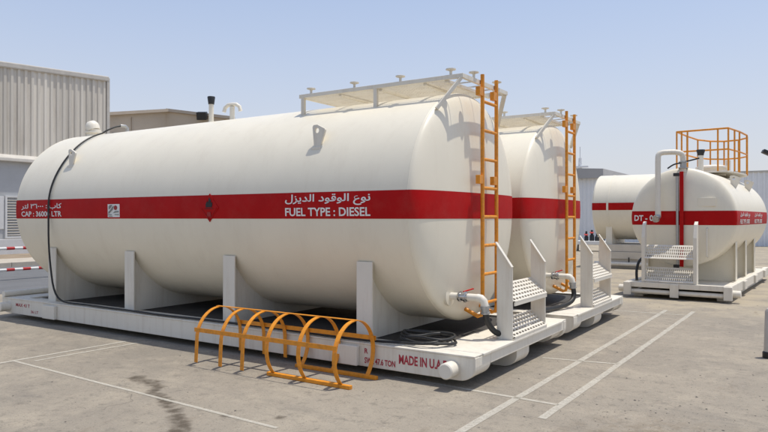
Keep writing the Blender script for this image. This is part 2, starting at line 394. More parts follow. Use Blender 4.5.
# brown block behind
b2 = thing('flat_roofed_building', 'plain beige flat-roofed building behind the first tank beside the tall warehouse', 'building', (-44, 33, G))
ZL, ZC, ZR = 8.95, 10.05, 9.0
m = MB(); c0 = (-42, 27.0); c1 = (-42, 33.3); c2 = (-37.8, 36.1)
m.add([(c0[0], c0[1], G), (c1[0], c1[1], G), (c2[0], c2[1], G), (-52, 45, G), (-56, 27, G), (c0[0], c0[1], 8.6), (c1[0], c1[1], 9.75), (c2[0], c2[1], 9.15), (-52, 45, 9), (-56, 27, 8.6)],
      [(0,1,6,5), (1,2,7,6), (2,3,8,7), (3,4,9,8), (4,0,5,9), (5,6,7,8,9)])
m.build('wall', 'beige_wall', b2)
m = MB(); m.bar((-41.9, 26.8, 8.63), (-41.9, 33.4, 9.86), .5, .22); m.build('roof_edge', 'roof_brown', b2)
m = MB(); m.bar((-41.95, 33.35, 9.86), (-37.6, 36.25, 9.24), .5, .22); m.build('roof_edge', 'roof_brown', b2)
MB().box(-42.02, -41.94, 28.6, 29.9, 6.6, 7.6).build('window', 'glass_dark', b2)
MB().box(-42.02, -41.92, 30.2, 30.32, G, 8.9).build('panel_joint', 'roof_brown', b2)
# floodlight on its wall
fl = MB(); fl.bar((-39.45, 34.75, 9.42), (-39.2, 34.35, 9.30), .75, .6); fo = fl.build('floodlight', 'black_plastic', b2, bevel=.04)
MB().rod((-39.75, 35.2, 9.4), (-39.4, 34.7, 9.4), .05).build('bracket', 'black_plastic', fo, off=(-44, 33, G))

# long pale corrugated shed across the back
sh = thing('pale_corrugated_shed', 'long pale grey corrugated shed with dark fascia behind the right-hand tanks', 'shed', (-6, 40, G))
y0 = 40.0
for i in range(30):
    x = -20 + i * 1.0; vs = []; pr = []
    for q in range(4):
        a = x + q * .25; pr += [(a, 0), (a + .09, 0), (a + .13, .05), (a + .21, .05)]
    pr.append((x + 1.0, 0)); j = random.uniform(0, .01); top = 3.95
    for (px, d) in pr: vs += [(px, y0 - d - j, G), (px, y0 - d - j, top)]
    o = MB().add(vs, [(2*i_, 2*i_+2, 2*i_+3, 2*i_+1) for i_ in range(len(pr)-1)]).build('cladding_sheet', 'cladding_light', sh)
MB().box(-20, 10, y0 + .02, y0 + 8, G, 3.9).build('wall', 'cladding_light', sh)
MB().add([(-20, y0 - .35, 3.88), (-10.35, y0 - .35, 3.88), (-10.35, y0 - .35, 4.42), (-20, y0 - .35, 4.95), (-20, y0 + 8, 4.95), (-10.35, y0 + 8, 4.42), (-20, y0 + 8, 3.9), (-10.35, y0 + 8, 3.9)],
         [(0,1,2,3), (3,2,5,4), (1,7,5,2), (0,3,4,6), (0,6,7,1), (4,5,7,6)]).build('fascia', 'fascia_grey', sh)
MB().box(-10.3, 10, y0 - .1, y0 + 8, 3.92, 4.0).build('roof_trim', 'flashing', sh)

# far lattice mast
ms = thing('lattice_mast', 'faint slender lattice mast far away on the skyline', 'mast', (-44.3, 150, G))
for sx in (-1, 1):
    MB().bar((-44.3 + sx * .9, 150, G), (-44.3 + sx * .25, 150, 15.2), .14, .14).build('leg', 'mast', ms)
    MB().bar((-44.3, 150 + sx * .9, G), (-44.3, 150 + sx * .25, 15.2), .14, .14).build('leg', 'mast', ms)
for i in range(14):
    z = .8 + i * 1.05; h = .9 - .65 * z / 15.2
    MB().bar((-44.3 - h, 150, z), (-44.3 + h, 150, z + .8), .09, .09).build('brace', 'mast', ms)
    MB().bar((-44.3, 150 - h, z), (-44.3, 150 + h, z + .8), .09, .09).build('brace', 'mast', ms)
MB().rod((-44.3, 150, 15.0), (-44.3, 150, 17.8), .10, 8).build('spike', 'mast', ms)
MB().box(-46.2, -42.4, 149.6, 150.4, 13.0, 13.35).build('crossarm', 'mast', ms)

# ------------------------------------------------------------------ tank surfaces
def head_x(r, R, d): 
    q = min(1, max(0, r / R)); return d * (1 - q ** 2.5) ** .46
def tank_parts(root, ax, c, R, L0, L1, dep, z1, z2, stripe=True, mate='tank_white'):
    """ax 'x' or 'y'; c = (cross coordinate, zc); shell from L0 to L1"""
    def P(l, t, z): return (l, c[0] + t, z) if ax == 'x' else (c[0] + t, l, z)
    n = 144; vs = []; fs = []
    stations = [L0 + (L1 - L0) * i / 8 for i in range(9)]
    for l in stations:
        for j in range(n):
            a = 2 * math.pi * j / n; vs.append(P(l, R * math.cos(a), c[1] + R * math.sin(a)))
    for i in range(8):
        for j in range(n): fs.append((i*n+j, i*n+(j+1) % n, (i+1)*n+(j+1) % n, (i+1)*n+j))
    MB().add(vs, fs).build('shell', mate, root, smooth=60)
    for (l, s) in ((L0, -1), (L1, 1)):
        vs = []; fs = []; K = 26
        for i in range(K + 1):
            t = math.pi / 2 * (1 - i / K); r = R * max(1e-4, math.sin(t)) ** .8
            for j in range(n):
                a = 2 * math.pi * j / n; vs.append(P(l + s * head_x(r, R, dep), r * math.cos(a), c[1] + r * math.sin(a)))
        for i in range(K):
            for j in range(n): fs.append((i*n+j, i*n+(j+1) % n, (i+1)*n+(j+1) % n, (i+1)*n+j))
        fs.append(tuple(K*n+j for j in range(n)))
        MB().add(vs, fs).build('head', mate, root, smooth=60)
        vs = [P(l, (R - .002) * math.cos(2*math.pi*j/96), c[1] + (R - .002) * math.sin(2*math.pi*j/96)) for j in range(96)]
        MB().tube(vs, .0046, 8, closed=True).build('weld_seam', mate, root, smooth=60)
    if stripe:
        m = MB(); Z = 12; e = .003
        zz = [z1 + (z2 - z1) * i / Z for i in range(Z + 1)]
        for s in (-1, 1):
            vs = []; fs = []
            for z in zz:
                t = s * math.sqrt(max(0, (R + e) ** 2 - (z - c[1]) ** 2))
                vs += [P(L0, t, z), P(L1, t, z)]
            for i in range(Z): fs.append((2*i, 2*i+1, 2*i+3, 2*i+2))
            m.add(vs, fs)
            l = L0 if s < 0 else L1; Y = 60; vs = []; fs = []
            for z in zz:
                h = math.sqrt(max(0, R * R - (z - c[1]) ** 2))
                for k in range(Y + 1):
                    t = -h * math.cos(math.pi * k / Y); r = math.hypot(t, z - c[1]); 
                    sc_ = (R + e) / R
                    vs.append(P(l + s * (head_x(r, R, dep) + (e if 0 < k < Y else 0)), t * sc_, z))
            for i in range(Z):
                for k in range(Y): fs.append((i*(Y+1)+k, i*(Y+1)+k+1, (i+1)*(Y+1)+k+1, (i+1)*(Y+1)+k))
            m.add(vs, fs)
        m.build('red_stripe', 'red_paint', root, smooth=50)
def lug_plate(root, p, h, w_, axis='y', tilt=0):
    """triangular lifting lug with an eye, standing on the tank at p"""
    x, y, z = p; pts = [(-.03, -.05), (w_ * .12, -.05), (w_ * .60, h * .72), (w_ * .56, h * .80), (w_ * .05, h), (-w_ * .22, h), (-w_ * .30, h * .92)]
    hole = [(math.cos(2*math.pi*i/48) * .028 + w_ * .02, math.sin(2*math.pi*i/48) * .028 + h * .74) for i in range(48)]
    # ring of quads between outline and hole
    out = []
    for i in range(48):
        a = 2 * math.pi * i / 48; d = (math.cos(a), math.sin(a)); best = 9
        cx, cz = w_ * .02, h * .74
        for k in range(len(pts)):
            (ax_, az), (bx, bz) = pts[k], pts[(k+1) % len(pts)]; ex, ez = bx-ax_, bz-az; den = d[0]*ez - d[1]*ex
            if abs(den) < 1e-9: continue
            t = ((ax_-cx)*ez - (az-cz)*ex) / den; u = ((ax_-cx)*d[1] - (az-cz)*d[0]) / den
            if t > 0 and -1e-6 <= u <= 1+1e-6: best = min(best, t)
        out.append((cx + d[0]*best, cz + d[1]*best))
    m = MB(); th = .011; vs = []
    for t in (-th, th):
        for q in out + hole:
            vs.append((x + q[0], y + t, z + q[1]) if axis == 'y' else (x + t, y + q[0], z + q[1]))
    fs = []
    for i in range(48):
        j = (i + 1) % 48
        fs += [(i, j, 48+j, 48+i), (96+i, 144+i, 144+j, 96+j), (i, 96+i, 96+j, j), (48+i, 48+j, 144+j, 144+i)]
    m.add(vs, fs); m.build('lifting_lug', 'skid_white', root)

# ------------------------------------------------------------------ big skid tank
YC, ZC_, RT, XW0, XW1, DEP = 6.441, 1.606, 1.22, -10.011, -3.154, .19
YF, YB = 5.186, 7.696; ZT, ZB = .277, .052
XS0, XS1 = -10.36, -2.44
def make_tank():
    root = thing('skid_tank', 'large cream diesel tank with red stripe on a white skid, nearest the camera', 'fuel tank', (-6.4, YC, G))
    RL = tuple(root.location)
    tank_parts(root, 'x', (YC, ZC_), RT, XW0, XW1, DEP, 1.477, 1.749)
    # saddles
    for X in (-9.253, -7.454, -5.617, -3.715):
        m = MB(); top = []; n = 40; vs = []; Y0, Y1 = YC - 1.095, YC + 1.095
        for i in range(n + 1):
            y = Y0 + (Y1 - Y0) * i / n; z = min(1.05, ZC_ - math.sqrt(RT**2 - (y-YC)**2) + .006)
            for x in (X - .008, X + .008): vs += [(x, y, ZT - .012), (x, y, z)]
        fs = []
        for i in range(n):
            a, b_ = 4*i, 4*i+4; fs += [(a, b_, b_+1, a+1), (a+2, a+3, b_+3, b_+2), (a+1, b_+1, b_+3, a+3)]
        web = m.add(vs, fs).build('saddle', 'skid_white', root)
        for (ya, yb) in ((Y0 - .016, Y0 + .002), (Y1 - .002, Y1 + .016)):
            MB().box(X - .095, X + .095, ya, yb, ZT - .012, 1.05).build('flange', 'skid_white', web, bevel=.003, off=RL)
    # skid
    def runner(y0, y1, name, zb, x0=XS0, x1=XS1, zt=ZT - .012):
        pts = [(x0, zt), (x0, zb + .13)] + [(x0 + .16 - .16 * math.cos(a), zb + .13 - .13 * math.sin(a)) for a in [i * math.pi / 16 for i in range(1, 9)]]
        pts += [(x1 - .16 + .16 * math.sin(a), zb + .13 - .13 * math.cos(a)) for a in [i * math.pi / 16 for i in range(0, 9)]] + [(x1, zt)]
        return MB().prism(pts, 'y', y0, y1).build(name, 'skid_white', root, bevel=.006)
    fb = runner(YF, YF + .09, 'side_beam', ZB); bb = runner(YB - .09, YB, 'side_beam', ZB)
    for b_, ya, yb in ((fb, YF - .008, YF + .15), (bb, YB - .15, YB + .008)):
        MB().box(XS0, XS1 - .004, ya, yb, ZT - .011, ZT + .004).build('flange', 'skid_white', b_, bevel=.003, off=RL)
    for (ya, yb) in ((YF + .092, 5.52), (6.22, 6.56), (7.30, YB - .092)):
        runner(ya, yb, 'runner', G + .002 if 6 < ya < 7 else ZB + .002, XS0 + .003, XS1 - (.003 if ya < 6 else .03), .262 if ya < 6 else .162)
    for (xa, xb) in ((XS0 + .004, XS0 + .12), (XS1 - .12, XS1 - .004)):
        MB().box(xa, xb, 5.523, YB - .092, .164, .2585).build('end_beam', 'skid_white', root, bevel=.006)
    MB().box(XS0 + .125, XS1 - .125, 5.525, 7.60, .20, ZT - .02).build('deck', 'deck_dark', root)
    for (xa, xb) in ((XS0 + .01, XS0 + .5), (-2.94, XS1 + .012)):
        MB().box(xa, xb, YF + .152, YB - .152, ZT - .018, ZT + .008).build('end_plate', 'skid_white', root, bevel=.006)
    for x in (-9.02, -3.82):
        MB().box(x - .15, x + .15, YF - .05, YF - .001, ZB + .005, ZT - .03).build('lifting_pocket', 'skid_white', root, bevel=.008)
    for X in (-2.66, -10.16):
        for (ya, yb) in ((YF - .15, YF + .05), (YB - .05, YB + .15)):
            MB().lathe((X, ya, .152), (0, 1, 0), [(0, .060), (.008, .070), (yb - ya, .070)], 28).build('trunnion', 'skid_white', root, smooth=35)
    MB().rod((-10.28, YF - .02, .33), (-10.28, YB - .1, .33), .045, 16).build('end_pipe', 'skid_white', root, smooth=40)
    MB().box(-10.02, -9.93, 5.72, 5.80, ZT, 1.0).build('leg', 'skid_white', root, bevel=.004)
    MB().box(-10.02, -9.93, 7.08, 7.16, ZT, 1.0).build('leg', 'skid_white', root, bevel=.004)
    # roof platform
    PX0, PX1, PW, PZ = -5.0, -2.915, .554, 2.905
    m = MB()
    k = int((PX1 - PX0 - .06) / .03)
    for i in range(k - 5):
        x = PX0 + .03 + i * .03; m.box(x - .002, x + .002, YC - PW + .021, YC + PW - .021, PZ - .018, PZ + .012)
    for i in range(5):
        y = YC - PW + .06 + i * (2 * PW - .12) / 4; m.box(PX0 + .021, PX1 - .021, y - .003, y + .003, PZ - .010, PZ + .004)
    pl = m.build('roof_platform', 'skid_white', root)
    for s in (-1, 1):
        MB().box(PX0 - .02, PX1 + .02, YC + s*PW - .02, YC + s*PW + .02, PZ - .022, PZ + .022).build('rim', 'skid_white', pl, bevel=.003, off=RL)
        for x in (PX0 + .03, -3.95):
            zt_ = ZC_ + math.sqrt(RT**2 - PW**2)
            MB().box(x - .022, x + .022, YC + s*PW - .019, YC + s*PW + .019, zt_ - .03, PZ - .02).build('post', 'skid_white', pl, bevel=.003, off=RL)
        MB().bar((-3.10, YC + s * .745, 2.565), (PX1 - .01, YC + s * (PW - .005), PZ - .015), .045, .035).build('brace', 'skid_white', pl, bevel=.003, off=RL)
        for x in (-4.87, -4.25, -3.65, -3.05):
            MB().lathe((x, YC + s * (PW - .02), PZ + .02), (0, 0, 1), [(0, .014), (.045, .014), (.052, .03), (.058, .052), (.068, .052), (.072, .04)], 16).build('vent_cap', 'skid_white', pl, smooth=40, off=RL)
    for x in (PX0, PX1):
        MB().box(x - .019, x + .019, YC - PW + .021, YC + PW - .021, PZ - .021, PZ + .021).build('rim', 'skid_white', pl, off=RL)
    for y in (6.16, 6.75):
        MB().lathe((PX1, y, PZ + .02), (0, 0, 1), [(0, .014), (.045, .014), (.052, .03), (.058, .052), (.068, .052), (.072, .04)], 16).build('vent_cap', 'skid_white', pl, smooth=40, off=RL)
    for x in (-4.45, -3.9, -3.35, -3.10):
        MB().box(x - .02, x + .02, YC - PW + .02, YC + PW - .02, PZ - .045, PZ - .0185).build('cross_member', 'skid_white', pl, off=RL)
    # ladder
    lx, ly0, ly1 = -2.875, 6.285, 6.645
    ld = MB().rod((lx, ly0, .56), (lx, ly0, 2.985), .021, 12).build('ladder', 'orange_paint', root, smooth=40)
    for y in (ly0, ly1):
        if y == ly1: MB().rod((lx, y, .56), (lx, y, 2.985), .021, 12).build('stile', 'orange_paint', ld, smooth=40, off=RL)
        MB().tube([(lx, y, .58), (lx, y, .52), (lx - .012, y, .47), (lx - .045, y - .01, .455), (lx - .24, y - .05, .555)], .021, 12).build('foot', 'orange_paint', ld, smooth=40, off=RL)
        for z in (2.80, 1.885):
            MB().box(lx - .03, lx + .018, y - .105, y - .018, z - .045, z + .045).build('bracket', 'orange_paint', ld, bevel=.003, off=RL)
    for i in range(8):
        z = 2.705 - .302 * i
        MB().rod((lx, ly0, z), (lx, ly1, z), .017, 10).build('rung', 'orange_paint', ld, smooth=40, off=RL)
    # boarding step
    for k, y in enumerate((6.06, 7.0)):
        o = MB().prism([(-2.615, ZT + .009), (-2.45, ZT + .009), (-2.45, 1.0), (-2.615, 1.237)], 'y', y - .009, y + .009)
        if k == 0: st = o.build('step', 'skid_white', root, bevel=.003)
        else: o.build('side_plate', 'skid_white', st, bevel=.003, off=RL)
        MB().bar((-2.447, y - .02, 1.003), (-2.617, y - .02, 1.245), .05, .008, up=(1, 0, .7)).build('edge_strip', 'skid_white', st, off=RL)
    def tread(z0, z1):
        a = Vector((-2.44, 6.07, z0)); b_ = Vector((-2.615, 6.07, z1)); Wd = .92; m = MB()
        nx, ny = 5, 12
        for i in range(nx + 1):
            p = a.lerp(b_, i / nx); m.bar(p, p + Vector((0, Wd, 0)), .022, .012, up=(b_-a).cross(Vector((0,1,0))))
        for j in range(ny + 1):
            q = Vector((0, Wd * j / ny, 0)); m.bar(a + q, b_ + q, .024, .0125, up=(b_-a).cross(Vector((0,1,0))))
        m.bar(a + Vector((.004, 0, -.02)), a + Vector((.004, Wd, -.02)), .012, .05)
        m.build('tread', 'skid_white', st, off=RL)
    tread(.665, .815); tread(.315, .455)
    # drain valve
    vy, vz = 5.89, .70
    v = MB().rod((-3.06, vy, vz), (-2.74, vy, vz), .036, 18).build('drain_valve', 'skid_white', root, smooth=40)
    MB().lathe((-3.075, vy, vz), (1, 0, 0), [(0, .10), (.03, .10), (.034, .05)], 24).build('flange', 'tank_white', v, smooth=35, off=RL)
    MB().lathe((-2.95, vy, vz), (1, 0, 0), [(0, .05), (.018, .054), (.02, .042), (.06, .042), (.062, .054), (.08, .054), (.085, .045), (.10, .045)], 18).build('coupling', 'chrome', v, smooth=30, off=RL)
    MB().tube([(-2.75, vy, vz), (-2.71, vy, vz - .005), (-2.685, vy + .005, vz - .03), (-2.675, vy + .01, vz - .08)], .04, 16).build('elbow', 'skid_white', v, smooth=40, off=RL)
    MB().lathe((-2.675, vy + .01, vz - .075), (0.05, .1, -1), [(0, .046), (.03, .046), (.032, .04), (.06, .04), (.062, .046), (.08, .046)], 16).build('coupling', 'dull_steel', v, smooth=30, off=RL)
    MB().bar((-2.9, vy, vz + .05), (-2.86, vy + .14, vz + .07), .022, .008).build('handle', 'red_paint', v, off=RL)
    # rod and fittings on the left head
    MB().rod((-10.3, 6.0, .62), (-10.1, 6.0, .62), .04, 14).build('outlet_pipe', 'skid_white', root, smooth=40)
    # roof fittings
    zt_ = ZC_ + RT - .01
    vp = MB().rod((-7.14, YC, zt_), (-7.14, YC, 3.12), .034, 16).build('vent_pipe', 'skid_white', root, smooth=40)
    MB().lathe((-7.14, YC, 3.10), (0, 0, 1), [(0, .042), (.02, .044), (.10, .055), (.11, .05), (.11, .01)], 18).build('cap', 'black_plastic', vp, smooth=40, off=RL)
    tv = MB().rod((-6.72, YC, zt_), (-6.72, YC, 3.03), .034, 16).build('tee_vent', 'skid_white', root, smooth=40)
    MB().tube([(-6.72 - .13, YC - .03, 2.96), (-6.72 - .12, YC - .02, 3.02), (-6.72 - .07, YC - .01, 3.055), (-6.72, YC, 3.06), (-6.72 + .07, YC + .01, 3.055), (-6.72 + .12, YC + .02, 3.02), (-6.72 + .13, YC + .03, 2.96)], .026, 14).build('arm', 'skid_white', tv, smooth=40, off=RL)
    dv = MB().lathe((-9.93, YC, zt_ - .04), (0, 0, 1), [(0, .12), (.10, .12), (.105, .15), (.13, .15), (.135, .10), (.17, .10)], 24).build('dome_vent', 'skid_white', root, smooth=35)
    MB().lathe((-9.93, YC - .02, zt_ + .13), (-.4, -.1, 1), [(-.02, .10), (.04, .11), (.09, .10), (.13, .07), (.15, .02)], 24).build('cowl', 'skid_white', dv, smooth=50, off=RL)
    gp = MB().tube([(-9.03, YC - .02, zt_ - .02), (-9.03, YC - .02, 2.90), (-9.04, YC - .05, 2.93), (-9.06, YC - .12, 2.93)], .024, 12).build('hose_fitting', 'dull_steel', root, smooth=40)
    # lifting lugs
    for x in (-8.89, -4.373):
        for s in (-1, 1):
            lug_plate(root, (x, YC + s * 1.035, 2.235), .235, .19)
            MB().box(x - .06, x + .06, YC + s * 1.045 - .02, YC + s * 1.045 + .02, 2.205, 2.235).build('lug_pad', 'skid_white', root, bevel=.004)
    # lettering, painted on the shell
    def on_shell(x0, z0):
        def fn(u, v_):
            z = z0 + v_; return (x0 + u, YC - math.sqrt((RT + .0065)**2 - (z - ZC_)**2), z)
        return fn
    text_mb('FUEL TYPE : DIESEL', 1.09, .088, on_shell(-4.655, 1.503), .022).build('lettering', 'lettering_white', root)
    text_mb(AR_TYPE, 1.09, .118, on_shell(-4.655, 1.612), .017).build('lettering', 'lettering_white', root)
    text_mb('CAP : 36000 LTR', 1.05, .078, on_shell(-9.87, 1.505), .022).build('lettering', 'lettering_white', root)
    text_mb(AR_CAP, 1.05, .098, on_shell(-9.87, 1.602), .017).build('lettering', 'lettering_white', root)
    # square emblem plate
    def plate(poly, d, name, mt, par=None, holes=None):
        f = lambda x, z: (x, YC - math.sqrt((RT + d)**2 - (z - ZC_)**2), z)
        n = len(poly); m = MB(); m.add([f(x, z) for x, z in poly] + [(f(x, z)[0], f(x, z)[1] + .004, z) for x, z in poly], [tuple(range(n)), tuple(range(n, 2*n))[::-1]] + [(i, n+i, n+(i+1) % n, (i+1) % n) for i in range(n)])
        return m.build(name, mt, par or root, off=RL)
    ex, ez = -7.745, 1.495
    em = plate([(ex, ez), (ex + .25, ez), (ex + .25, ez + .17), (ex, ez + .17)], .009, 'emblem', 'lettering_white')
    for (p, mt) in (([(.02, .045), (.05, .06), (.11, .10), (.13, .15), (.10, .13), (.05, .085), (.02, .07)], 'emblem_grey'), ([(.03, .10), (.075, .13), (.10, .16), (.05, .16), (.025, .14)], 'emblem_grey'), ([(.12, .055), (.235, .065), (.235, .08), (.16, .078)], 'emblem_grey'),
                    ([(.012, .028), (.085, .028), (.085, .038), (.012, .038)], 'emblem_grey'), ([(.15, .028), (.24, .028), (.24, .038), (.15, .038)], 'emblem_grey'), ([(.02, .008), (.10, .008), (.10, .016), (.02, .016)], 'emblem_grey'),
                    ([(.17 + .034*math.cos(a*.5236), .123 + .03*math.sin(a*.5236)) for a in range(12)], 'placard_red')):
        plate([(ex + u, ez + v_) for u, v_ in p], .0125, 'emblem_mark', mt, em)
    # flammable diamond
    dx, dz = -5.815, 1.602
    dm = plate([(dx - .155, dz), (dx, dz - .165), (dx + .155, dz), (dx, dz + .165)], .009, 'hazard_diamond', 'red_paint')
    for (p, mt) in (([(-.05, .005), (-.055, .04), (-.03, .085), (-.035, .06), (-.01, .075), (-.005, .12), (.03, .085), (.03, .055), (.05, .065), (.055, .03), (.045, .005)], 'flame_black'), ([(-.07, -.012), (.07, -.012), (.07, -.006), (-.07, -.006)], 'flame_black'),
                    ([(-.13, .0), (-.125, -.004), (0, -.137), (.125, -.004), (.13, 0), (0, -.144)], 'placard_red'), ([(-.03, -.10), (.03, -.10), (.03, -.05), (-.03, -.05)], 'placard_red')):
        plate([(dx + u, dz + v_) for u, v_ in p], .0125, 'placard_print', mt, dm)
    # stencils on the front beam
    def on_beam(x0, z0): return lambda u, v_: (x0 + u, YF - .0025, z0 + v_)
    text_mb('MADE IN U.A.E', .50, .088, on_beam(-3.22, .125), .028).build('stencil', 'red_stencil', fb, off=RL)
    text_mb('SWL 47.6 TON', .35, .06, on_beam(-3.61, .085), .028).build('stencil', 'red_stencil', fb, off=RL)
    text_mb('R', .04, .05, on_beam(-3.61, .18), .028).build('stencil', 'red_stencil', fb, off=RL)
    text_mb('MAX 43 T', .38, .05, on_beam(-9.96, .165), .01).build('stencil', 'red_stencil', fb, off=RL)
    text_mb('36 LT', .2, .04, on_beam(-9.55, .095), .01).build('stencil', 'red_stencil', fb, off=RL)
    return root
tank1 = make_tank()
tank1['group'] = 'large diesel tanks standing side by side'
tank2 = copy_tree(tank1); tank2.location.y += 2.809
tank2['label'] = 'large cream diesel tank standing close behind the nearest tank, its ladder end showing'

# ------------------------------------------------------------------ hoses
pts = [(-9.06, YC - .10, 2.93), (-9.08, YC - .2, 2.905), (-9.10, YC - .34, 2.83)]
for a in range(108, 181, 6):
    q = R_(a); pts.append((-9.10 + .02 * math.sin(a * .1), YC + 1.245 * math.cos(q), ZC_ + 1.245 * math.sin(q)))
pts += [(-9.10, 5.19, 1.45), (-9.09, 5.185, 1.2), (-9.075, 5.19, .95), (-9.05, 5.2, .72), (-9.01, 5.205, .52), (-8.93, 5.21, .38), (-8.80, 5.215, .315), (-8.6, 5.22, .302)]
x = -8.3
while x < -3.45: pts.append((x, 5.225 + .022 * math.sin(x * 2.1) + .01 * math.sin(x * 5), .301)); x += .25
cx, cy = -3.10, 5.50
for i in range(0, 36 * 3 + 10, 2):
    a = R_(-100 + i * 10); rr = .28 - .03 * (i / 36) + .03 * math.sin(i * .31 + 1) + .016 * math.sin(i * .83); pts.append((cx + .03 * math.sin(i * .09) + rr * 1.1 * math.cos(a), cy + .03 * math.cos(i * .11) + rr * .9 * math.sin(a), .303 + .022 * (i / 36) + .010 * (1 + math.sin(i * .45))))
def smooth_path(p, it=2):
    p = [Vector(q) for q in p]
    for _ in range(it):
        o = [p[0]]
        for a, b in zip(p, p[1:]): o += [a * .75 + b * .25, a * .25 + b * .75]
        p = o + [p[-1]]
    return p
hs = MB().tube(smooth_path(pts, 1), .013, 10).build('long_hose', 'rubber', smooth=50)
tag(hs, 'thin black hose looped over the nearest tank and coiled on its front skid corner', 'hose')
p1 = smooth_path([(-2.668, 5.90, .555), (-2.66, 5.915, .48), (-2.635, 5.96, .40), (-2.60, 6.02, .345), (-2.585, 6.15, .322), (-2.60, 6.4, .32), (-2.68, 6.7, .319)], 2)
tag(MB().tube(p1, .030, 12).build('valve_hose', 'rubber', smooth=50), 'thick black hose hanging from the nearest tank\'s drain valve behind the step', 'hose')
p2 = smooth_path([(-2.668, 8.71, .555), (-2.655, 8.72, .47), (-2.66, 8.66, .38), (-2.72, 8.45, .33), (-2.80, 8.15, .32), (-2.84, 7.9, .33), (-2.84, 7.6, .325), (-2.82, 7.2, .321), (-2.80, 6.9, .321), (-2.85, 6.65, .321)], 2)
tag(MB().tube(p2, .032, 12).build('valve_hose', 'rubber', smooth=50), 'thick black hose lying across the decks from the second tank\'s valve', 'hose')

# ------------------------------------------------------------------ ladder cage lying on the ground
cg = thing('ladder_cage', 'orange steel ladder cage of six hoops lying on the concrete', 'ladder cage', (-4.4, 4.85, G))
CL = tuple(cg.location)
CY, CZ, CR = 4.85, .245, .303
def hoop(x, path, name='hoop'):
    m = MB(); vs = []; fs = []; w_ = .022; th = .0035
    n = len(path)
    for i, (y, z) in enumerate(path):
        (ya, za), (yb, zb) = path[max(0, i-1)], path[min(n-1, i+1)]; t = Vector((0, yb-ya, zb-za)).normalized(); nn = Vector((0, -t.z, t.y)) * th
        for (dx_, s) in ((-w_, -1), (w_, -1), (w_, 1), (-w_, 1)): vs.append((x + dx_, y + nn.y * s, z + nn.z * s))
    for i in range(n - 1):
        for j in range(4): fs.append((4*i+j, 4*i+(j+1) % 4, 4*i+4+(j+1) % 4, 4*i+4+j))
    fs += [(3, 2, 1, 0), tuple(4*(n-1)+j for j in range(4))]
    m.add(vs, fs).build(name, 'orange_paint', cg, smooth=40)
XH = (-5.25, -4.90, -4.60, -4.29, -3.90, -3.49)
for i, x in enumerate(XH):
    if i < 3:
        pa = [(CY - CR - .012, G + .035), (CY - CR - .006, .14)] + [(CY + CR * math.cos(R_(a)), CZ + CR * math.sin(R_(a))) for a in range(180, -1, -8)] + [(CY + CR + .004, .14), (CY + CR + .006, G + .05)]
    else:
        pa = [(CY + CR * math.cos(R_(a)), CZ + CR * math.sin(R_(a)) * (1 if math.sin(R_(a)) > 0 else 1.06)) for a in range(228, -49, -6)]
    hoop(x, pa)
MB().bar((-5.28, CY - CR - .004 + .0, .345), (-3.46, CY - CR - .004, .345), .006, .042).build('side_bar', 'orange_paint', cg)
MB().bar((-5.28, CY + CR + .004, .345), (-3.46, CY + CR + .004, .345), .006, .042).build('side_bar', 'orange_paint', cg)
MB().bar((-5.28, CY, CZ + CR + .005), (-3.46, CY, CZ + CR + .005), .036, .006).build('top_bar', 'orange_paint', cg)
for y in (CY - .205, CY + .205):
    MB().box(-4.36, -3.38, y - .022, y + .022, G + .001, G + .034).build('foot_bar', 'orange_paint', cg, bevel=.003)

